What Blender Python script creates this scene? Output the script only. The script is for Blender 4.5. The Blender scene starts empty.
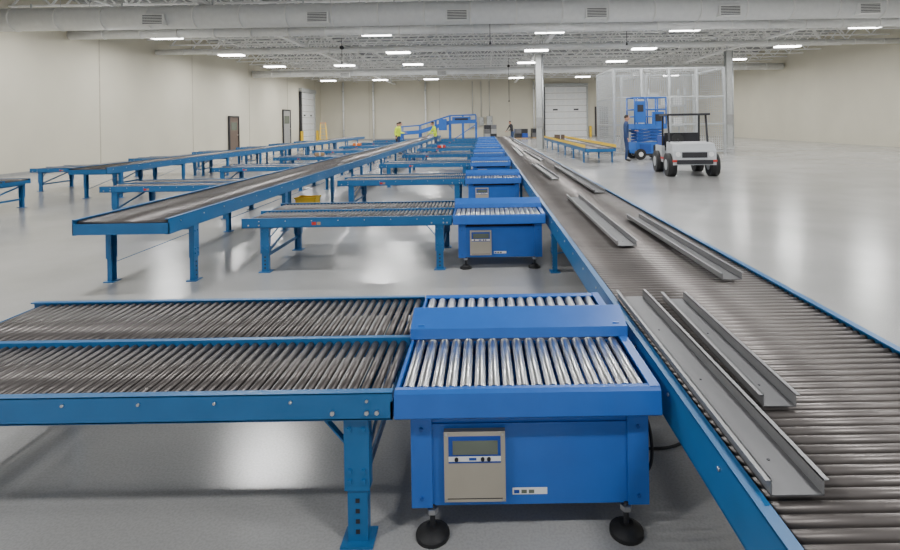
import bpy, math, random
from mathutils import Vector, Matrix
random.seed(4)
scene = bpy.context.scene
COL = scene.collection

# ---------------------------------------------------------------- materials
def mat(name, col, rough=0.5, metal=0.0, var=0.08, scale=6.0, bump=0.0, bscale=60.0, coat=0.0, emit=None, estr=0, rvar=0.0):
    m = bpy.data.materials.new(name); m.use_nodes = True
    nt = m.node_tree; b = nt.nodes['Principled BSDF']
    b.inputs['Roughness'].default_value = rough
    b.inputs['Metallic'].default_value = metal
    b.inputs['Coat Weight'].default_value = coat
    tc = nt.nodes.new('ShaderNodeTexCoord')
    n = nt.nodes.new('ShaderNodeTexNoise'); n.inputs['Scale'].default_value = scale
    n.inputs['Detail'].default_value = 5
    nt.links.new(tc.outputs['Object'], n.inputs['Vector'])
    r = nt.nodes.new('ShaderNodeValToRGB')
    r.color_ramp.elements[0].position = .3; r.color_ramp.elements[1].position = .7
    r.color_ramp.elements[0].color = tuple(c*(1-var) for c in col[:3])+(1,)
    r.color_ramp.elements[1].color = tuple(min(1, c*(1+var)) for c in col[:3])+(1,)
    nt.links.new(n.outputs['Fac'], r.inputs['Fac'])
    nt.links.new(r.outputs['Color'], b.inputs['Base Color'])
    if rvar:
        mr = nt.nodes.new('ShaderNodeMapRange')
        mr.inputs['To Min'].default_value = rough-rvar; mr.inputs['To Max'].default_value = rough+rvar
        nt.links.new(n.outputs['Fac'], mr.inputs['Value']); nt.links.new(mr.outputs[0], b.inputs['Roughness'])
    if bump:
        n2 = nt.nodes.new('ShaderNodeTexNoise'); n2.inputs['Scale'].default_value = bscale
        nt.links.new(tc.outputs['Object'], n2.inputs['Vector'])
        bp = nt.nodes.new('ShaderNodeBump'); bp.inputs['Strength'].default_value = bump
        bp.inputs['Distance'].default_value = .01
        nt.links.new(n2.outputs['Fac'], bp.inputs['Height']); nt.links.new(bp.outputs[0], b.inputs['Normal'])
    if emit:
        b.inputs['Emission Color'].default_value = emit; b.inputs['Emission Strength'].default_value = estr
    return m

M = {}
M['sblue'] = mat('scale_blue_paint', (0.016, 0.12, 0.47, 1), .36, var=.06, coat=.2, rvar=.05)
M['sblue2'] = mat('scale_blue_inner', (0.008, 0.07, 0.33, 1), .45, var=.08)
M['cblue'] = mat('conveyor_blue_paint', (0.010, 0.12, 0.31, 1), .4, var=.07, coat=.1)
M['chrome'] = mat('roller_zinc_steel', (.80, .80, .80, 1), .28, 1, var=.05, scale=20)
M['droll'] = mat('roller_dark_steel', (.12, .108, .104, 1), .34, .7, var=.16, scale=9)
M['mroll'] = mat('roller_galvanised', (.165, .148, .14, 1), .38, .6, var=.14, scale=3)
M['black'] = mat('black_rubber', (.012, .012, .013, 1), .6)
M['dark'] = mat('dark_steel', (.03, .03, .035, 1), .5, .3)
M['bolt'] = mat('zinc_bolt', (.6, .6, .6, 1), .3, 1)
M['panel'] = mat('indicator_plate', (.42, .38, .31, 1), .5, .2, var=.04)
M['joint'] = mat('wall_joint_sealant', (.46, .42, .34, 1), .8)
M['lcd'] = mat('lcd_glass', (.13, .15, .12, 1), .25)
M['label'] = mat('blue_label', (.01, .06, .33, 1), .4)
M['paper'] = mat('white_label', (.8, .8, .78, 1), .6)
M['guard'] = mat('guard_grey_paint', (.13, .13, .135, 1), .45, .3, var=.06)
M['guardl'] = mat('guard_edge_grey', (.27, .27, .275, 1), .42, .5, var=.06)
M['yellow'] = mat('safety_yellow', (.80, .52, .02, 1), .5)
M['hivis'] = mat('hivis_vest', (.72, .90, .03, 1), .7, bump=.2)
M['navy'] = mat('navy_cloth', (.02, .045, .13, 1), .85, bump=.3)
M['denim'] = mat('denim_cloth', (.045, .08, .17, 1), .85, bump=.3)
M['charcoal'] = mat('charcoal_cloth', (.03, .03, .035, 1), .85, bump=.3)
M['skin'] = mat('skin', (.52, .28, .19, 1), .55)
M['lips'] = mat('lips', (.35, .12, .10, 1), .5)
M['hair'] = mat('hair', (.03, .018, .012, 1), .7)
M['shoe'] = mat('shoe_leather', (.02, .016, .013, 1), .5)
M['eye'] = mat('eye_white', (.8, .8, .8, 1), .3)
M['white'] = mat('white_paint', (.80, .80, .78, 1), .45, var=.03)
M['cartgrey'] = mat('cart_light_grey', (.50, .52, .54, 1), .4, var=.03)
M['duct'] = mat('duct_white', (.76, .77, .77, 1), .5, .1, var=.04)
M['truss'] = mat('truss_white', (.88, .88, .87, 1), .5, var=.03)
M['steelcol'] = mat('column_grey', (.42, .43, .42, 1), .5, .1)
M['galv'] = mat('galvanised_wire', (.52, .54, .55, 1), .4, .6)
M['red'] = mat('red_paint', (.55, .03, .02, 1), .4)
M['brown'] = mat('door_brown', (.12, .085, .065, 1), .5)
M['doorgrey'] = mat('door_grey', (.30, .30, .29, 1), .5)
M['orange'] = mat('orange_plastic', (.75, .18, .02, 1), .5)
M['card'] = mat('cardboard', (.42, .28, .15, 1), .8)
M['wall'] = mat('wall_cream_paint', (.60, .565, .46, 1), .75, var=.04, scale=.5, bump=.1, bscale=8)
M['lens'] = mat('lamp_lens', (1, 1, 1, 1), .5, emit=(1, 1, .98, 1), estr=16)
def floor_mat():
    m = bpy.data.materials.new('polished_concrete'); m.use_nodes = True
    nt = m.node_tree; b = nt.nodes['Principled BSDF']
    tc = nt.nodes.new('ShaderNodeTexCoord')
    n1 = nt.nodes.new('ShaderNodeTexNoise'); n1.inputs['Scale'].default_value = .7; n1.inputs['Detail'].default_value = 8
    n2 = nt.nodes.new('ShaderNodeTexNoise'); n2.inputs['Scale'].default_value = 90; n2.inputs['Detail'].default_value = 3
    for n in (n1, n2): nt.links.new(tc.outputs['Object'], n.inputs['Vector'])
    r1 = nt.nodes.new('ShaderNodeValToRGB')
    r1.color_ramp.elements[0].position = .3; r1.color_ramp.elements[1].position = .72
    r1.color_ramp.elements[0].color = (.34, .338, .332, 1); r1.color_ramp.elements[1].color = (.43, .427, .418, 1)
    r2 = nt.nodes.new('ShaderNodeValToRGB')
    r2.color_ramp.elements[0].position = .35; r2.color_ramp.elements[1].position = .6
    r2.color_ramp.elements[0].color = (.84, .84, .84, 1); r2.color_ramp.elements[1].color = (1, 1, 1, 1)
    mx = nt.nodes.new('ShaderNodeMix'); mx.data_type = 'RGBA'; mx.blend_type = 'MULTIPLY'; mx.inputs[0].default_value = .8
    nt.links.new(n1.outputs['Fac'], r1.inputs['Fac']); nt.links.new(n2.outputs['Fac'], r2.inputs['Fac'])
    nt.links.new(r1.outputs[0], mx.inputs[6]); nt.links.new(r2.outputs[0], mx.inputs[7])
    nt.links.new(mx.outputs[2], b.inputs['Base Color'])
    b.inputs['Roughness'].default_value = .19
    bp = nt.nodes.new('ShaderNodeBump'); bp.inputs['Strength'].default_value = .05; bp.inputs['Distance'].default_value = .01
    nt.links.new(n2.outputs['Fac'], bp.inputs['Height']); nt.links.new(bp.outputs[0], b.inputs['Normal'])
    return m
M['floor'] = floor_mat()
M['deck'] = mat('roof_deck_grey', (.36, .37, .38, 1), .6, var=.08, scale=.6)

# ---------------------------------------------------------------- mesh builder
class MB:
    def __init__(s): s.v = []; s.f = []; s.m = []; s.sm = []; s.mats = []
    def mi(s, k):
        if k not in s.mats: s.mats.append(k)
        return s.mats.index(k)
    def box(s, x0, x1, y0, y1, z0, z1, k, T=None):
        o = len(s.v)
        c = [(x0,y0,z0),(x1,y0,z0),(x1,y1,z0),(x0,y1,z0),(x0,y0,z1),(x1,y0,z1),(x1,y1,z1),(x0,y1,z1)]
        if T: c = [tuple(T @ Vector(p)) for p in c]
        s.v += c
        for q in ((0,3,2,1),(4,5,6,7),(0,1,5,4),(1,2,6,5),(2,3,7,6),(3,0,4,7)):
            s.f.append([o+i for i in q]); s.m.append(s.mi(k)); s.sm.append(False)
    def cyl(s, p0, p1, r, k, n=12, r2=None, smooth=True):
        p0 = Vector(p0); p1 = Vector(p1); r2 = r if r2 is None else r2
        d = (p1-p0).normalized()
        a = d.cross(Vector((0,0,1)))
        if a.length < .01: a = d.cross(Vector((1,0,0)))
        a.normalize(); b = d.cross(a)
        o = len(s.v)
        for p, rr in ((p0, r), (p1, r2)):
            for i in range(n):
                t = 2*math.pi*(i+.5)/n
                s.v.append(tuple(p + a*math.cos(t)*rr + b*math.sin(t)*rr))
        k = s.mi(k)
        for i in range(n):
            j = (i+1) % n
            s.f.append([o+i, o+j, o+n+j, o+n+i][::-1]); s.m.append(k); s.sm.append(smooth)
        s.f.append([o+i for i in range(n)]); s.m.append(k); s.sm.append(False)
        s.f.append([o+n+i for i in range(n)][::-1]); s.m.append(k); s.sm.append(False)
    def prism_x(s, prof, x0, x1, k):
        o = len(s.v); n = len(prof); k = s.mi(k)
        for (y, z) in prof: s.v.append((x0, y, z))
        for (y, z) in prof: s.v.append((x1, y, z))
        for i in range(n):
            j = (i+1) % n
            s.f.append([o+i, o+j, o+n+j, o+n+i]); s.m.append(k); s.sm.append(False)
        s.f.append([o+i for i in range(n)][::-1]); s.m.append(k); s.sm.append(False)
        s.f.append([o+n+i for i in range(n)]); s.m.append(k); s.sm.append(False)
    def beam(s, p0, p1, w, h, k):
        p0 = Vector(p0); p1 = Vector(p1); d = p1-p0; L = d.length
        q = d.to_track_quat('Y', 'Z').to_matrix().to_4x4()
        s.box(-w/2, w/2, 0, L, -h/2, h/2, k, Matrix.Translation(p0) @ q)
    def ellip(s, c, rx, ry, rz, k, nu=14, nv=10, R=None, zmin=-1):
        o = len(s.v); c = Vector(c); k = s.mi(k)
        for j in range(nv+1):
            ph = -math.pi/2 + math.pi*j/nv
            for i in range(nu):
                t = 2*math.pi*i/nu
                p = Vector((rx*math.cos(ph)*math.cos(t), ry*math.cos(ph)*math.sin(t), rz*max(zmin, math.sin(ph))))
                if R: p = R @ p
                s.v.append(tuple(c+p))
        for j in range(nv):
            for i in range(nu):
                a = o+j*nu+i; b = o+j*nu+(i+1) % nu
                s.f.append([a, b, b+nu, a+nu]); s.m.append(k); s.sm.append(True)
    def mesh(s, name):
        me = bpy.data.meshes.new(name); me.from_pydata(s.v, [], s.f)
        for k in s.mats: me.materials.append(M[k])
        me.polygons.foreach_set('material_index', s.m)
        me.polygons.foreach_set('use_smooth', s.sm)
        me.update(); me.validate()
        return me
    def obj(s, name, loc=(0,0,0), rz=0):
        return place(s.mesh(name), name, loc, rz)
def place(me, name, loc=(0,0,0), rz=0):
    ob = bpy.data.objects.new(name, me); ob.location = loc; ob.rotation_euler = (0,0,rz)
    COL.objects.link(ob); return ob
def bevel(ob, w=.003):
    b = ob.modifiers.new('bevel', 'BEVEL'); b.width = w; b.segments = 2; b.limit_method = 'ANGLE'; b.angle_limit = math.radians(50)

# ---------------------------------------------------------------- room
XL, XR, YB, YF, ZC = -16.9, 22.0, 54.0, -7.0, 6.95
b = MB(); b.box(XL-.3, XR+.3, YF, YB+.3, -.2, 0, 'floor'); b.obj('floor')
b = MB(); x = XL-.3; k = b.mi('deck')
prof = []
while x < XR+.3:
    prof += [(x, ZC), (x+.18, ZC), (x+.22, ZC+.06), (x+.32, ZC+.06)]; x += .36
for (px, pz) in prof: b.v += [(px, YF, pz), (px, YB+.3, pz)]
for i in range(len(prof)-1):
    b.f.append([2*i, 2*i+1, 2*i+3, 2*i+2]); b.m.append(k); b.sm.append(False)
b.box(XL-.3, XR+.3, YF, YB+.3, ZC+.07, ZC+.2, 'deck')
b.obj('ceiling')
def wall_joints(b, along, fixed, a0, a1, step):
    a = a0
    while a < a1:
        if along == 'x': b.box(a, a+.05, fixed-.012, fixed+.01, 0, ZC, 'joint')
        else: b.box(fixed-.01, fixed+.012, a, a+.05, 0, ZC, 'joint')
        a += step
b = MB(); b.box(XL-.3, XR+.3, YB, YB+.3, 0, ZC, 'wall'); wall_joints(b, 'x', YB, XL+5, XR, 7.3); b.obj('wall_back')
b = MB(); b.box(XL-.3, XL, YF, YB, 0, ZC, 'wall'); wall_joints(b, 'y', XL, 1, YB, 7.3); b.obj('wall_left')
b = MB(); b.box(XR, XR+.3, YF, YB, 0, ZC, 'wall'); b.obj('wall_right')
b = MB(); b.box(XL, XR, YB-.03, YB, 0, .12, 'doorgrey'); b.obj('baseboard_back')
b = MB(); b.box(XL, XL+.03, YF, YB, 0, .12, 'doorgrey'); b.obj('baseboard_left')

def dock_door(name, w, h):
    b = MB()
    n = 8
    for i in range(n):
        b.box(-w/2, w/2, -.09, -.01, .02+i*h/n, (i+1)*h/n-.02, 'white')
        for j in range(4):
            xx = -w/2 + (j+.5)*w/4
            b.box(xx-w/10, xx+w/10, -.10, -.05, .12+i*h/n, (i+1)*h/n-.12, 'duct')
    b.box(-w/2, w/2, -.06, 0, 0, h, 'doorgrey')
    b.box(-w/2-.28, -w/2, -.2, 0, 0, h+.1, 'dark'); b.box(w/2, w/2+.16, -.2, 0, 0, h+.1, 'steelcol')
    b.box(-w/2-.28, w/2+.16, -.3, 0, h, h+.35, 'steelcol')
    b.box(-w/2-.5, -w/2-.3, -.4, -.2, 0, 1.1, 'yellow'); b.box(w/2+.25, w/2+.45, -.4, -.2, 0, 1.1, 'yellow')
    for j in (-.25, .25): b.box(j*w-.25, j*w+.25, -.105, -.09, h*.53, h*.56, 'dark')
    return b.mesh(name)
place(dock_door('door_1', 4.3, 5.2), 'door_1', (8.5, YB-.03, 0))
place(dock_door('door_2', 3.6, 4.7), 'door_2', (XL+.03, 49.6, 0), math.pi/2)
def man_door(name, w, h, k):
    b = MB()
    b.box(-w/2-.1, -w/2, -.1, 0, 0, h+.1, 'dark'); b.box(w/2, w/2+.1, -.1, 0, 0, h+.1, 'dark'); b.box(-w/2, w/2, -.1, 0, h, h+.1, 'dark')
    b.box(-w/2, w/2, -.06, 0, 0, h, k); b.box(-w/2+.2, w/2-.2, -.07, -.05, h*.62, h*.85, 'lcd')
    b.cyl((w/2-.12, -.11, h*.47), (w/2-.25, -.11, h*.47), .015, 'bolt', 8); b.box(w/2-.16, w/2-.1, -.12, -.05, h*.46, h*.48, 'bolt')
    return b.mesh(name)
place(man_door('door_3', 1.15, 3.0, 'brown'), 'door_3', (12.2, YB-.03, 0))
place(man_door('door_4', 1.5, 2.9, 'doorgrey'), 'door_4', (XL+.03, 44.4, 0), math.pi/2)
place(man_door('door_5', 1.2, 2.25, 'brown'), 'door_5', (XL+.03, 35.0, 0), math.pi/2)

# roof joists and girders
b = MB(); z0, z1 = 6.05, 6.88
b.box(XL+.02, XR-.02, -.07, .07, z1-.06, z1, 'truss'); b.box(XL+.02, XR-.02, -.07, .07, z0, z0+.06, 'truss')
x = XL+.1; st = .7; up = False
while x < XR-.8:
    za, zb = (z1-.03, z0+.03) if up else (z0+.03, z1-.03)
    b.beam((x, 0, za), (x+st, 0, zb), .055, .055, 'truss'); x += st; up = not up
jm = b.mesh('roof_joist')
y = 11.0
while y < YB-.5:
    place(jm, 'roof_joist', (0, y, 0)); y += 1.9
b = MB(); gz0, gz1 = 5.7, 6.85
b.box(-.12, .12, 8, YB-.05, gz1-.07, gz1, 'truss'); b.box(-.12, .12, 8, YB-.05, gz0, gz0+.09, 'truss')
y = 8.2; up = False
while y < YB-1.2:
    za, zb = (gz1-.05, gz0+.05) if up else (gz0+.05, gz1-.05)
    b.beam((0, y, za), (0, y+.95, zb), .07, .07, 'truss'); y += .95; up = not up
gm = b.mesh('roof_girder')
for gx in (-9.2, 3.3, 14.6): place(gm, 'roof_girder', (gx, 0, 0))
b = MB()
for px in (-13, -6.5, -2.2, .6, 6.1, 11.5):
    b.cyl((px, 8, 5.98), (px, YB-.1, 5.98), .04, 'white', 8)
    for py in range(12, 53, 3): b.cyl((px, py, 5.98), (px, py, 6.1), .012, 'white', 6); b.cyl((px, py+1, 5.84), (px, py+1, 5.98), .02, 'white', 6)
b.obj('sprinkler_pipes')

def duct(name, y, z, r, vents):
    b = MB(); b.cyl((XL+.1, y, z), (XR-.1, y, z), r, 'duct', 28)
    x = XL+1.5
    while x < XR-1:
        b.cyl((x, y, z), (x+.05, y, z), r+.018, 'white', 28)
        x += 1.5
    for vx in vents:
        b.box(vx-.35, vx+.35, y-r-.1, y-r*.6, z-.32, z+.02, 'white')
        for i in range(6): b.box(vx-.31, vx+.31, y-r-.115, y-r-.1, z-.29+i*.05, z-.27+i*.05, 'dark')
    x = XL+2
    while x < XR-1: b.box(x-.02, x+.02, y-.02, y+.02, z+r, 5.82, 'galv'); x += 3
    return b.obj(name)
duct('ventilation_duct', 17.2, 5.3, .38, (-10.6, -5.3, -.8, 3.7, 8.0, 12.5))
duct('ventilation_duct', 38, 5.42, .24, (-10, -3, 4, 11))
duct('ventilation_duct', 26.8, 5.53, .14, ())
duct('ventilation_duct', 21.2, 5.48, .18, ())

# column
b = MB()
b.box(-.16, .16, -.17, -.14, 0, 5.7, 'steelcol'); b.box(-.16, .16, .14, .17, 0, 5.7, 'steelcol'); b.box(-.02, .02, -.14, .14, 0, 5.7, 'steelcol')
b.cyl((.24, -.05, 0), (.24, -.05, 5.7), .05, 'galv', 10); b.box(-.3, .3, -.3, .3, 0, .03, 'steelcol')
b.box(-.2, .2, -.21, -.17, 1.3, 1.9, 'doorgrey')
cm = b.mesh('steel_column')
for (cx, cy) in ((3.3, 31), (14.6, 31)): place(cm, 'steel_column', (cx, cy, 0))

# lights
b = MB(); b.box(-.68, .68, -.27, .27, 0, .07, 'white'); b.box(-.64, .64, -.24, .24, -.06, 0, 'lens')
for sx in (-.5, .5): b.cyl((sx, 0, .07), (sx, 0, 1.1), .008, 'galv', 6)
lm = b.mesh('high_bay_light')
for lx in (-14.0, -9.3, -4.7, 3.0, 9.0, 17.0):
    for ly in (-1, 5, 11, 17.9, 23, 29, 35, 41.5, 47):
        if lx == -9.3 and ly < 30: continue
        place(lm, 'high_bay_light', (lx, ly, 5.65))
        L = bpy.data.lights.new('high_bay_lamp', 'AREA'); L.shape = 'RECTANGLE'; L.size = 1.1; L.size_y = .32
        L.energy = 195; L.color = (1, 1, .99)
        o = bpy.data.objects.new('high_bay_lamp', L); o.location = (lx, ly, 5.57); COL.objects.link(o)

# hanging cords
for (hx, hy, zz) in ((.3, 19.5, 4.8), (6.0, 21, 4.9), (-7.2, 26, 4.9), (1.8, 36, 3.2)):
    b = MB(); b.cyl((0, 0, zz), (0, 0, 6.85), .012, 'dark', 6); b.cyl((0, 0, zz-.12), (0, 0, zz), .05, 'dark', 10, .02)
    b.cyl((0, -.06, 5.6), (0, .06, 5.6), .1, 'dark', 14)
    b.obj('hanging_power_cord', (hx, hy+.6, 0))

# ---------------------------------------------------------------- conveyor parts
Y0 = 2.05; SP = 3.87; D = 1.15; XS0, XS1 = -.355, .698
def leg(b, x, y, k, zt=.52, face=-1, w=.10, axis='x'):
    hw = w/2
    def bx(u0, u1, v0, v1, z0, z1, kk):
        if axis == 'x': b.box(x+u0, x+u1, y+v0, y+v1, z0, z1, kk)
        else: b.box(x+v0, x+v1, y+u0, y+u1, z0, z1, kk)
    f = face
    def vv(a, c): return (min(f*a, f*c), max(f*a, f*c))
    v = vv(.02, .026); bx(-hw, hw, v[0], v[1], zt*.42, zt, k)
    v = vv(-.03, .02); bx(-hw, -hw+.006, v[0], v[1], zt*.42, zt, k); bx(hw-.006, hw, v[0], v[1], zt*.42, zt, k)
    v = vv(.012, .019); bx(-hw+.01, hw-.01, v[0], v[1], .008, zt*.6, k)
    v = vv(-.03, .014); bx(-hw+.01, -hw+.016, v[0], v[1], .008, zt*.6, k); bx(hw-.016, hw-.01, v[0], v[1], .008, zt*.6, k)
    v = vv(-.06, .05); bx(-hw-.015, hw+.015, v[0], v[1], 0, .01, k)
    for z in (zt*.08, zt*.16, zt*.24, zt*.32):
        v = vv(.017, .0215); bx(-.008, .008, v[0], v[1], z, z+.016, 'dark')
    for z in (zt*.48, zt*.56, zt*.88):
        v = vv(.024, .034)
        for u in (-.028, .028): bx(u-.008, u+.008, v[0], v[1], z, z+.016, 'cblue')

def cross_conveyor(L=2.4, stickers=True):
    b = MB(); k = 'cblue'; zt = .618
    for (y0, y1) in ((0, .006), (D-.006, D)):
        b.box(-L, 0, y0, y1, zt-.105, zt, k)
    b.box(-L, 0, 0, .032, zt-.004, zt+.002, k); b.box(-L, 0, 0, .032, zt-.107, zt-.1, k)
    b.box(-L, 0, D-.032, D, zt-.004, zt+.002, k); b.box(-L, 0, D-.032, D, zt-.107, zt-.1, k)
    b.box(-L, 0, .515, .545, zt-.09, zt+.006, k)
    b.box(-L, -L+.008, 0, D, zt-.10, zt-.035, k); b.box(-.008, 0, 0, D, zt-.10, zt-.035, k)
    n = int((L-.04)/.0455)
    for i in range(n):
        x = -.035-i*.0455
        b.cyl((x, .038, zt-.024), (x, .512, zt-.024), .0165, 'droll', 14)
        b.cyl((x, .548, zt-.024), (x, D-.038, zt-.024), .0165, 'droll', 14)
    for i in range(int(L/.3)):
        b.cyl((-.1-i*.3, -.007, zt-.03), (-.1-i*.3, 0, zt-.03), .006, 'bolt', 6)
    for xx in (-.06, -.10, -.235, -L+.08, -L+.2):
        for zz in (zt-.075,): b.cyl((xx, -.01, zz), (xx, 0, zz), .009, 'bolt', 6)
    for lx in (-.15, -L+.25):
        leg(b, lx, .05, k, .515, -1, .10); leg(b, lx, D-.05, k, .515, 1, .10)
        b.box(lx-.04, lx+.04, .03, D-.03, .47, .512, k)
        b.box(lx-.006, lx+.006, .06, D-.06, .16, .20, k)
        b.beam((lx, .08, .20), (lx, D-.08, .46), .006, .035, k)
        s = 1 if lx < -1 else -1
        b.beam((lx+.04*s, .06, .38), (lx+.16*s, .06, .52), .03, .006, k)
    if stickers:
        b.box(-1.60, -1.55, -.0015, 0, zt-.08, zt-.045, 'red'); b.box(-1.54, -1.50, -.0015, 0, zt-.08, zt-.045, 'card')
    return b.mesh('roller_conveyor')
ccm = cross_conveyor(); ccm0 = cross_conveyor(stickers=False)

def scale_unit():
    b = MB(); k = 'sblue'; W = XS1-XS0; zt = .623
    b.prism_x([(.045, zt-.012), (.045, zt-.006), (.012, zt), (-.002, zt-.012), (-.012, .522), (-.006, .515), (.03, .515), (.03, .52), (0, .525), (.006, zt-.016)], 0, W, k)
    b.prism_x([(D-.045, zt-.012), (D-.045, zt-.006), (D-.012, zt), (D, zt-.012), (D, .52), (D-.006, .52), (D-.008, zt-.016)], 0, W, k)
    b.box(W-.018, W, .01, D-.01, .53, zt-.002, k); b.box(W-.04, W, .01, D-.01, zt-.006, zt+.002, k)
    b.box(0, .012, .01, D-.01, .53, zt-.008, k)
    b.box(.012, W-.018, .03, D-.01, .525, .535, 'sblue2')
    n = 17; x0 = .045; p = (W-.1-.015)/(n-1)
    for i in range(n):
        x = x0+i*p
        b.cyl((x, .055, .5935), (x, .505, .5935), .0235, 'chrome', 24)
        b.cyl((x, .045, .5935), (x, .055, .5935), .012, 'dark', 8)
        b.cyl((x, .60, .5935), (x, D-.05, .5935), .0235, 'chrome', 24)
    b.box(.012, W-.018, .51, .60, .535, .60, 'sblue2')
    b.prism_x([(.495, .622), (.500, .618), (.508, .66), (.645, .715), (.655, .66), (.66, .66), (.65, .722), (.643, .722), (.502, .668)], -.005, W+.005, k)
    b.box(.03, .06, .52, .64, .60, .68, k); b.box(W-.06, W-.03, .52, .64, .60, .68, k)
    bx0, bx1 = .055, W-.036; by = .06
    b.box(bx0+.07, bx1-.07, by+.012, D-.06, .125, .47, k)
    b.box(bx0+.10, bx1-.10, by+.05, D-.08, .47, .525, 'dark')  # dark block stands in for the shade in the gap under the flange
    for (a, c) in ((bx0, bx0+.085), (bx1-.085, bx1)):
        b.box(a, c, by-.006, by+.012, .122, .50, k); b.box(a, c, D-.062, D-.05, .125, .50, k)
        b.box(a, c, by+.0, D-.05, .120, .128, k)
        xx = (a+c)/2
        for zz in (.16, .44): b.cyl((xx, by-.012, zz), (xx, by-.006, zz), .008, 'sblue2', 8)
        b.box(xx-.03, xx+.03, by+.02, D-.1, .49, .53, k)
    b.box(bx0, bx0+.008, by, D-.05, .125, .50, k); b.box(bx1-.008, bx1, by, D-.05, .125, .50, k)
    b.box(bx0+.07, bx1-.07, by+.004, by+.012, .125, .455, k)
    b.box(bx0+.085, bx1-.085, by+.02, by+.03, .455, .475, 'sblue2')
    px0, px1, pz0, pz1 = .19, .436, .155, .437
    b.box(px0, px1, by-.022, by+.006, pz0, pz1, 'panel')
    b.box(px0+.018, px1-.018, by-.0235, by-.02, pz1-.125, pz1-.018, 'label')
    b.box(px0+.035, px1-.03, by-.026, by-.022, pz1-.09, pz1-.035, 'lcd')
    b.box(px0+.018, px1-.018, by-.0245, by-.023, pz1-.118, pz1-.098, 'paper')
    b.box(px0+.10, px0+.13, by-.0248, by-.0242, pz1-.114, pz1-.103, 'label')
    for bxn in (px0+.05, px0+.155, px0+.18):
        b.cyl((bxn, by-.03, pz1-.108), (bxn, by-.022, pz1-.108), .008, 'black', 10)
    for (sx, sz) in ((px0+.01, pz0+.01), (px1-.01, pz0+.01), (px0+.01, pz1-.01), (px1-.01, pz1-.01)):
        b.cyl((sx, by-.026, sz), (sx, by-.02, sz), .005, 'bolt', 8)
    b.box(px0+.012, px1-.012, by-.0228, by-.0215, pz0+.012, pz0+.015, 'dark')
    b.box(.464, .605, by+.0025, by+.0045, .165, .192, 'paper')
    for i in range(3): b.box(.47+i*.03, .492+i*.03, by+.0015, by+.003, .170, .184, 'label' if i == 0 else 'lcd')
    for fx in (.137, .925):
        for fy in (.066, D-.10):
            b.cyl((fx, fy, .03), (fx, fy, .13), .011, 'dark', 10)
            b.cyl((fx, fy, .098), (fx, fy, .118), .024, 'bolt', 6, smooth=False)
            b.cyl((fx, fy, 0), (fx, fy, .016), .068, 'black', 24)
            b.cyl((fx, fy, .016), (fx, fy, .042), .066, 'black', 24, .028)
    return b.mesh('conveyor_scale')
scm = scale_unit()
NU = 9
for i in range(NU):
    y = Y0+SP*i
    o = place(scm, 'conveyor_scale', (XS0, y, 0))
    if i == 0: bevel(o, .002)
    place(ccm if i else ccm0, 'roller_conveyor', (XS0-.008, y, 0))
for i in range(2, NU):
    place(ccm, 'roller_conveyor', (-4.55, Y0+SP*i-.4, 0))
    place(ccm, 'roller_conveyor', (-9.8, Y0+SP*i+.3, 0))

def line_conveyor(name, x0, x1, y0, y1, zt, pitch, rr, kroll, rail_h=.16, legstep=2.6, k='cblue', siderail=0):
    b = MB(); n = int((y1-y0-.1)/pitch)
    for i in range(n):
        y = y0+.05+i*pitch
        b.cyl((x0+.03, y, zt-rr-.012), (x1-.03, y, zt-rr-.012), rr, kroll, 12)
    for (a, s) in ((x0, 1), (x1, -1)):
        lo, hi = sorted((a, a+s*.008)); b.box(lo, hi, y0, y1, zt-rail_h, zt, k)
        lo, hi = sorted((a, a+s*.038)); b.box(lo, hi, y0, y1, zt-.004, zt+.004, k); b.box(lo, hi, y0, y1, zt-rail_h-.004, zt-rail_h+.003, k)
        y = y0+.2
        while y < y1: b.cyl((a-s*.006, y, zt-.05), (a, y, zt-.05), .008, 'bolt', 6); y += .45
        if siderail:
            lo, hi = sorted((a-s*.012, a)); b.box(lo, hi, y0, y1, zt, zt+siderail, 'yellow')
    b.box(x0, x1, y0, y0+.008, zt-rail_h, zt-.04, k); b.box(x0, x1, y1-.008, y1, zt-rail_h, zt-.04, k)
    y = y0+.5
    while y < y1:
        leg(b, x0+.03, y, k, zt-rail_h, -1, .10, 'y'); leg(b, x1-.03, y, k, zt-rail_h, 1, .10, 'y')
        b.box(x0+.02, x1-.02, y-.03, y+.03, zt-rail_h-.05, zt-rail_h-.004, k)
        b.beam((x0+.04, y, .2), (x1-.04, y, zt-rail_h-.08), .035, .006, k)
        y += legstep
    return b.obj(name)
line_conveyor('main_line_conveyor', .745, 1.90, .1, 38, .618, .050, .0185, 'mroll', .17)
line_conveyor('takeaway_conveyor', -4.12, -3.15, 5.2, 38, .76, .062, .023, 'droll', .15)
line_conveyor('takeaway_conveyor', -9.6, -8.7, 12, 38, .76, .062, .023, 'droll', .15)
line_conveyor('yellow_guarded_conveyor', 3.95, 5.15, 20.3, 35, .60, .08, .026, 'mroll', .15, 2.4, 'cblue', .12)

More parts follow.
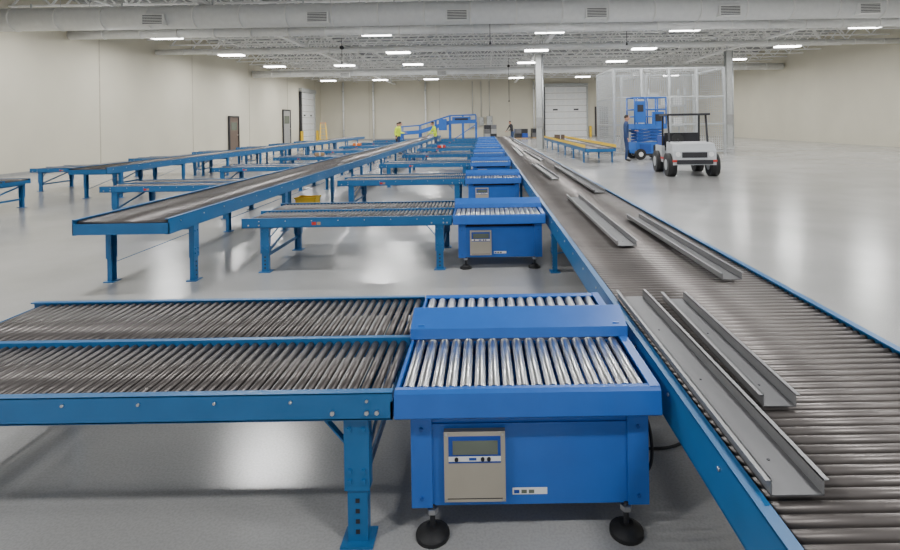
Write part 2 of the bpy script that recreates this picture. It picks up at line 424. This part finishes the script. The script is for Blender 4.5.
def guard(L, w=.155, h=.045):
    b = MB()
    b.box(0, w, 0, L, 0, .004, 'guard'); b.box(0, .004, 0, L, 0, h, 'guardl'); b.box(w-.004, w, 0, L, 0, h, 'guardl')
    b.box(-.014, .004, 0, L, h-.003, h, 'guardl'); b.box(w-.004, w+.014, 0, L, h-.003, h, 'guardl')
    y = .15
    while y < L: b.cyl((w/2, y, .003), (w/2, y, .006), .005, 'dark', 8); y += .5
    return b.mesh('guard_rail_channel')
zg = .623
for (gx, gy, L, rz, w) in ((1.12, 4.35, 2.8, -.5, .16), (1.56, 3.4, 2.2, .5, .13), (.80, 1.45, 1.65, 0, .15), (1.02, 1.9, 1.15, -1.5, .12),
                           (1.22, 9.4, 3.2, 1, .14), (1.62, 7.6, 4.4, 0, .15), (1.50, 14.0, 5, 1, .13), (1.1, 16, 5, -.5, .15), (1.6, 24, 6, 0, .15)):
    place(guard(L, w), 'guard_rail_channel', (gx, gy, zg), math.radians(rz))

cu = bpy.data.curves.new('power_cable', 'CURVE'); cu.dimensions = '3D'; cu.bevel_depth = .007
sp = cu.splines.new('NURBS'); pts = [(.66, 2.35, .42), (.72, 2.33, .40), (.735, 2.25, .25), (.72, 2.30, .10), (.70, 2.5, .01), (.80, 2.7, .008), (1.0, 2.6, .008), (1.2, 2.9, .008)]
sp.points.add(len(pts)-1)
for p, c in zip(sp.points, pts): p.co = (*c, 1)
sp.use_endpoint_u = True; sp.order_u = 4
o = bpy.data.objects.new('power_cable', cu); COL.objects.link(o); cu.materials.append(M['black'])

def parcel(name, x, y, z, sx, sy, sz, k, rz=0):
    b = MB(); b.box(-sx/2, sx/2, -sy/2, sy/2, 0, sz, k); b.box(-.02, .02, -sy/2-.001, sy/2+.001, 0, sz+.001, 'paper')
    b.box(-sx/2-.001, sx/2+.001, -.003, .003, sz*.98, sz+.002, 'dark')
    return b.obj(name, (x, y, z), rz)
parcel('parts_box', -1.8, 22.0, .626, .3, .25, .1, 'red', .3)
parcel('parts_box', -5.6, 17.7, .626, .3, .25, .1, 'card', .4)
parcel('parts_box', -6.2, 25.4, .626, .35, .3, .12, 'orange', 0)
parcel('parts_box', 4.5, 31, .61, .5, .5, .25, 'brown', .1)
b = MB()
b.box(-.2, .2, -.15, .15, 0, .01, 'yellow'); b.box(-.2, -.19, -.15, .15, 0, .22, 'yellow'); b.box(.19, .2, -.15, .15, 0, .22, 'yellow')
b.box(-.2, .2, -.15, -.14, 0, .22, 'yellow'); b.box(-.2, .2, .14, .15, 0, .22, 'yellow'); b.box(-.22, .22, -.17, -.15, .19, .22, 'yellow'); b.box(-.22, .22, .15, .17, .19, .22, 'yellow')
b.obj('yellow_tote', (-3.6, 10.6, 0))

# incline conveyor at far left
b = MB(); k = 'sblue'
P = [(-6.4, .9), (-4.9, 1.0), (-2.6, 1.7), (-.6, 1.75)]
for yy in (-.45, .45):
    for (a, c) in zip(P[:-1], P[1:]):
        b.beam((a[0], yy, a[1]), (c[0], yy, c[1]), .06, .28, k)
        b.beam((a[0], yy, a[1]+.5), (c[0], yy, c[1]+.5), .05, .09, k)
    for (x, z) in ((-6.3, .9), (-4.9, 1.0), (-3.7, 1.35), (-2.6, 1.7), (-1.6, 1.7), (-.6, 1.7)):
        b.box(x-.07, x+.07, yy-.05, yy+.05, 0, z, k); b.box(x-.04, x+.04, yy-.02, yy+.02, z, z+.5, k)
for (a, c) in zip(P[:-1], P[1:]):
    b.beam((a[0], 0, a[1]+.12), (c[0], 0, c[1]+.12), .8, .02, 'dark')
for (x, z) in ((-6.3, .4), (-4.9, .5), (-2.6, .8), (-.6, .8)): b.box(x-.03, x+.03, -.45, .45, z, z+.08, k)
b.beam((-2.6, -.45, .2), (-.6, -.45, 1.5), .06, .06, k); b.beam((-4.9, -.45, .2), (-3.7, -.45, 1.2), .06, .06, k)
b.box(-3.4, -2.8, -.8, -.5, 1.1, 1.95, k); b.box(-2.4, -1.0, -.5, .5, 1.75, 2.1, k); b.box(-2.2, -1.2, -.52, -.5, 1.85, 2.0, 'dark')
b.obj('incline_conveyor', (0, 40, 0))

b = MB()
for s in (-1, 1):
    b.beam((s*.3, -.5, 0), (s*.2, 0, 1.8), .05, .03, 'yellow'); b.beam((s*.3, .5, 0), (s*.2, 0, 1.8), .05, .03, 'yellow')
for i in range(6):
    t = (i+.5)/6; b.box(-.3+.1*t, .3-.1*t, -.5+.5*t-.05, -.5+.5*t+.03, 1.8*t-.015, 1.8*t+.015, 'yellow')
b.box(-.24, .24, -.12, .12, 1.79, 1.83, 'orange')
b.obj('step_ladder', (-13.6, 44, 0), .4)

def pallet(name, x, y, cols, nz=2):
    b = MB()
    for i in range(5): b.box(-.6+i*.27, -.5+i*.27, -.5, .5, .1, .12, 'card')
    for i in (-.55, 0, .45): b.box(-.6, .6, i, i+.1, 0, .1, 'card')
    i = 0
    for z in (.12, .55, .98)[:nz]:
        for sx in (-.6, .02):
            for sy in (-.5, .02):
                b.box(sx, sx+.56, sy, sy+.46, z, z+.41, cols[i % len(cols)]); i += 1
    b.obj(name, (x, y, 0), .1)
pallet('pallet_load', .6, 50.5, ('doorgrey', 'guard', 'dark'), 3)
pallet('pallet_load', 3.6, 50.5, ('dark', 'guard', 'label'))
pallet('pallet_load', 5.3, 51.5, ('guard', 'dark', 'guard'))
b = MB()
for (x, w, h, z) in ((0, .7, 1.3, 1.1), (1.0, .5, .9, 1.3), (1.8, .6, 1.1, 1.2)):
    b.box(x, x+w, -.22, 0, z, z+h, 'doorgrey'); b.box(x+.04, x+w-.04, -.24, -.22, z+.04, z+h-.04, 'steelcol'); b.cyl((x+w/2, -.1, z+h), (x+w/2, -.1, 5.9), .03, 'galv', 8)
    b.box(x+w-.12, x+w-.08, -.26, -.24, z+h*.45, z+h*.6, 'dark')
b.obj('electrical_panel', (-1.5, YB-.04, 0))
b = MB(); b.cyl((0, 0, 0), (0, 0, 6), .09, 'white', 12)
for z in (1, 3, 5): b.cyl((0, 0, z), (0, 0, z+.06), .12, 'galv', 12)
b.box(-.1, .1, .08, .2, 1, 1.05, 'galv')
pm = b.mesh('wall_downpipe')
for x in (-14.5, -11.4, -6, 5.2): place(pm, 'wall_downpipe', (x, YB-.25, 0))

# equipment cage, right
b = MB()
cx0, cx1, cz = 0, 5.2, 4.1
for x in (0, 1.3, 2.6, 3.9, 5.2):
    for y in (0, 3.5): b.box(x-.05, x+.05, y-.05, y+.05, 0, cz, 'galv')
for z in (.1, 1.4, 2.7, cz-.06):
    for y in (0, 3.5): b.box(0, cx1, y-.03, y+.03, z, z+.06, 'galv')
    for x in (0, cx1): b.box(x-.03, x+.03, 0, 3.5, z, z+.06, 'galv')
i = .1
while i < cx1:
    b.box(i-.008, i+.008, -.01, .01, .1, cz, 'galv'); b.box(i-.008, i+.008, 3.49, 3.51, .1, cz, 'galv'); i += .1
i = .15
while i < cz:
    b.box(0, cx1, -.01, .01, i-.007, i+.007, 'galv'); b.box(-.01, .01, 0, 3.5, i-.007, i+.007, 'galv'); b.box(0, cx1, 3.49, 3.51, i-.007, i+.007, 'galv'); i += .1
i = .1
while i < 3.5:
    b.box(-.006, .006, i-.006, i+.006, .1, cz, 'galv'); i += .1
b.obj('wire_mesh_cage', (6.15, 24.5, 0))
b = MB()
for x in (0, 1.8):
    for y in (0, .8): b.box(x-.04, x+.04, y-.04, y+.04, 0, 3.2, 'galv')
for z in (.3, 1.3, 2.3):
    b.box(-.04, 1.84, -.04, .84, z, z+.06, 'galv')
    for j in range(3): b.box(.08+j*.58, .55+j*.58, .1, .7, z+.06, z+.45+.1*((j*7+int(z)) % 3), ('white', 'duct', 'galv')[(j+int(z)) % 3])
b.obj('storage_rack', (8.2, 25.8, 0))

# scissor lift (blue)
b = MB(); k = 'sblue'
b.box(-.65, .65, -.38, .38, .25, .72, k); b.box(-.55, .55, -.37, .37, .16, .3, 'dark'); b.box(-.5, .0, -.4, -.38, .3, .65, 'sblue2'); b.box(.1, .5, -.4, -.38, .35, .6, 'dark')
for x in (-.48, .48):
    for y in (-.38, .38): b.cyl((x, y-.08, .23), (x, y+.08, .23), .23, 'black', 20); b.cyl((x, y-.09, .23), (x, y+.09, .23), .1, 'white', 12)
for i in range(4):
    z = .76+i*.13
    for y in (-.3, .3): b.beam((-.58, y, z), (.58, y, z+.11), .05, .07, k); b.beam((-.58, y-.05, z+.11), (.58, y-.05, z), .05, .06, 'sblue2')
b.box(-.72, .72, -.4, .4, 1.28, 1.5, k)
for z in (1.8, 2.1, 2.6):
    for y in (-.38, .38): b.cyl((-.7, y, z), (.7, y, z), .03, k, 8)
    for x in (-.7, .7): b.cyl((x, -.38, z), (x, .38, z), .03, k, 8)
for x in (-.7, -.23, .23, .7):
    for y in (-.38, .38): b.cyl((x, y, 1.45), (x, y, 2.6), .032, k, 8)
b.box(-.68, -.25, -.42, -.36, 1.55, 2.45, k); b.box(-.6, -.33, -.43, -.42, 2.0, 2.3, 'dark'); b.box(.1, .6, -.4, -.3, 1.5, 2.0, k); b.box(.2,.5,-.42,-.4,1.6,1.9,'dark')
b.obj('scissor_lift', (6.95, 22.2, 0), .15)

# utility cart
b = MB()
prof = [(-1.1, .35), (-1.1, .75), (-.95, .95), (-.35, 1.0), (-.3, .5), (.25, .5), (.3, .85), (1.1, .85), (1.1, .35)]
b.prism_x(prof, -.6, .6, 'cartgrey')
b.box(-.61, .61, -1.13, 1.1, .44, .50, 'red'); b.box(-.5, .5, -1.15, -1.1, .38, .5, 'dark'); b.box(-.35, .35, -1.11, -1.09, .56, .72, 'dark')
for s in (-.46, .46): b.cyl((s, -1.12, .66), (s, -1.08, .66), .07, 'eye', 14)
for x in (-.60, .60):
    for y in (-.75, .7): b.cyl((x-.12, y, .34), (x+.12, y, .34), .34, 'black', 24); b.cyl((x-.13, y, .34), (x+.13, y, .34), .16, 'galv', 12)
for x in (-.55, .55):
    b.beam((x, -.5, .98), (x, -.35, 1.78), .05, .05, 'dark'); b.beam((x, .35, .84), (x, .3, 1.78), .05, .05, 'dark')
b.box(-.62, .62, -.55, .5, 1.78, 1.84, 'dark'); b.box(-.5, .5, -.1, .3, .7, .8, 'dark'); b.box(-.5, .5, .25, .35, .8, 1.25, 'dark')
b.cyl((-.25, -.25, 1.08), (-.25, -.28, 1.1), .17, 'black', 16); b.cyl((-.25, -.4, .95), (-.25, -.26, 1.09), .02, 'black', 8)
b.box(-.55, .55, .4, 1.08, .85, 1.15, 'label')
b.obj('utility_cart', (6.15, 16.0, 0), -.1)

# ---------------------------------------------------------------- people
def person(name, loc, rz, top, legs, sleeve, arms, lean=0.0, h=1.75, hair='hair', stride=.0):
    s = h/1.75
    R = Matrix.Rotation(lean, 4, 'X')
    hip = Vector((0, 0, .95))
    def up(p): return hip + (R @ (Vector(p)-hip))
    V = []; E = []; Rd = []; tag = []
    def add(p, r, par, t):
        V.append(Vector(p)*s); Rd.append((r[0]*s, r[1]*s) if isinstance(r, tuple) else (r*s, r*s))
        if par is not None: E.append((par, len(V)-1)); tag.append(t)
        return len(V)-1
    pel = add((0, 0, .95), (.15, .11), None, None)
    sp1 = add(up((0, 0, 1.10)), (.14, .10), pel, top)
    ch = add(up((0, .01, 1.30)), (.165, .115), sp1, top)
    nb = add(up((0, .01, 1.45)), (.10, .075), ch, top)
    nk = add(up((0, 0, 1.53)), .055, nb, 'skin')
    hd = add(up((0, -.01, 1.60)), .05, nk, 'skin')
    hands = []
    for sd, (el, wr) in zip((-1, 1), arms):
        sh = add(up((sd*.175, .01, 1.42)), .062, nb, top)
        e = add(up(el), .045, sh, sleeve); w = add(up(wr), .03, e, sleeve)
        hands.append((up(el), up(wr), sd))
    for sd in (-1, 1):
        hp = add((sd*.095, 0, .86), .088, pel, legs)
        kn = add((sd*.11, -.03-stride*sd*.5, .48), .058, hp, legs)
        an = add((sd*.12, .02-stride*sd, .09), .04, kn, legs)
        add((sd*.14, -.16-stride*sd, .035), (.036, .03), an, 'shoe')
    me = bpy.data.meshes.new(name+'_skel'); me.from_pydata([tuple(v) for v in V], E, [])
    ob = bpy.data.objects.new(name+'_skel', me); COL.objects.link(ob)
    ob.modifiers.new('skin', 'SKIN'); sub = ob.modifiers.new('sub', 'SUBSURF'); sub.levels = 2; sub.render_levels = 2
    for i, r in enumerate(Rd):
        sv = me.skin_vertices[0].data[i]; sv.radius = r; sv.use_root = (i == 0)
    dg = bpy.context.evaluated_depsgraph_get(); dg.update()
    ev = bpy.data.meshes.new_from_object(ob.evaluated_get(dg))
    b = MB(); b.v = [tuple(v.co) for v in ev.vertices]
    for p in ev.polygons:
        c = p.center; best = None
        for (a, q), t in zip(E, tag):
            A, B = V[a], V[q]; d = B-A; tt = max(0, min(1, (c-A).dot(d)/max(d.length_squared, 1e-9)))
            dist = (c-(A+d*tt)).length - (Rd[a][0]*(1-tt)+Rd[q][0]*tt)
            if best is None or dist < best[0]: best = (dist, t)
        t = best[1]
        if c.z < .09*s: t = 'shoe'
        if t == top and c.z < .94*s: t = legs
        b.f.append(list(p.vertices)); b.m.append(b.mi(t)); b.sm.append(True)
    bpy.data.objects.remove(ob)
    Hm = R.to_3x3(); hc = up((0, -.02, 1.655))*s
    def H(x, y, z): return hc + Hm @ (Vector((x, y, z))*s)
    b.ellip(hc, .077*s, .095*s, .115*s, 'skin', 18, 14, Hm)
    b.ellip(H(0, .018, .03), .084*s, .095*s, .098*s, hair, 18, 12, Hm, zmin=-.35)
    b.ellip(H(0, -.10, -.01), .013*s, .02*s, .024*s, 'skin', 8, 6, Hm)
    for sd in (-1, 1):
        b.ellip(H(sd*.03, -.085, .012), .013*s, .01*s, .009*s, 'eye', 8, 6, Hm)
        b.ellip(H(sd*.03, -.093, .012), .005*s, .004*s, .006*s, 'hair', 6, 5, Hm)
        b.ellip(H(sd*.079, .005, -.005), .01*s, .02*s, .03*s, 'skin', 8, 6, Hm)
    b.ellip(H(0, -.088, -.052), .024*s, .01*s, .007*s, 'lips', 8, 6, Hm)
    for (el, wr, sd) in hands:
        el = el*s; wr = wr*s; d = (wr-el).normalized()
        side = d.cross(Vector((0, 0, 1)))
        if side.length < .2: side = Vector((0, -1, 0))
        side.normalize(); nrm = side.cross(d).normalized()
        if side.dot(Vector((sd, 0, 0))) > 0: side = -side
        pe = wr+d*.085*s
        rot = Matrix((side, d, nrm)).transposed()
        b.ellip((wr+pe)/2, .042*s, .055*s, .018*s, 'skin', 10, 8, rot)
        for i, L in enumerate((.065, .075, .072, .055)):
            a = pe - d*.01*s + side*((i-1.5)*-.02*s)
            m = a+d*L*.5*s - nrm*.008*s; e = m + (d*.7-nrm*.6).normalized()*L*.5*s
            b.cyl(a, m, .0095*s, 'skin', 8, .009*s); b.cyl(m, e, .009*s, 'skin', 8, .0065*s)
        a = wr+d*.03*s+side*.03*s; m = a+(d*.5+side*.8).normalized()*.035*s; e = m+(d*.9+side*.2).normalized()*.03*s
        b.cyl(a, m, .012*s, 'skin', 8, .011*s); b.cyl(m, e, .011*s, 'skin', 8, .008*s)
    return b.obj(name, loc, rz)
rel = lambda sd: ((sd*.25, .02, 1.14), (sd*.26, -.08, .90))
fwd = lambda sd: ((sd*.25, -.05, 1.16), (sd*.16, -.30, 1.18))
reach = lambda sd: ((sd*.24, -.18, 1.22), (sd*.16, -.42, 1.12))
person('worker_in_vest', (-4.62, 28.2, 0), math.radians(100), 'hivis', 'navy', 'hivis', (fwd(-1), fwd(1)), .10)
person('worker_in_vest', (-2.62, 28.4, 0), math.radians(-75), 'hivis', 'denim', 'hivis', (reach(-1), fwd(1)), .25)
person('worker_in_vest', (-5.3, 31.9, 0), math.radians(60), 'hivis', 'charcoal', 'hivis', (rel(-1), fwd(1)), .05, 1.7)
person('technician', (2.15, 39.2, 0), math.radians(-60), 'charcoal', 'denim', 'charcoal', (reach(-1), reach(1)), .30)
person('operator', (5.72, 20.9, 0), math.radians(70), 'navy', 'navy', 'navy', (rel(-1), fwd(1)), .03, 1.85)

# ---------------------------------------------------------------- world + camera
w = bpy.data.worlds.new('world'); scene.world = w; w.use_nodes = True
bg = w.node_tree.nodes['Background']; bg.inputs[0].default_value = (.93, .96, 1, 1); bg.inputs[1].default_value = .7
cam = bpy.data.cameras.new('camera'); co = bpy.data.objects.new('camera', cam); COL.objects.link(co)
cam.sensor_width = 36; cam.lens = 520*36/900; cam.shift_x = -34/900; cam.shift_y = -153/900
cam.clip_start = .05; cam.clip_end = 200
co.matrix_world = Matrix.Translation((.0165, 0, 1.68)) @ Matrix.Rotation(math.radians(90), 4, 'X') @ Matrix.Rotation(math.radians(-.9), 4, 'Z')
scene.camera = co
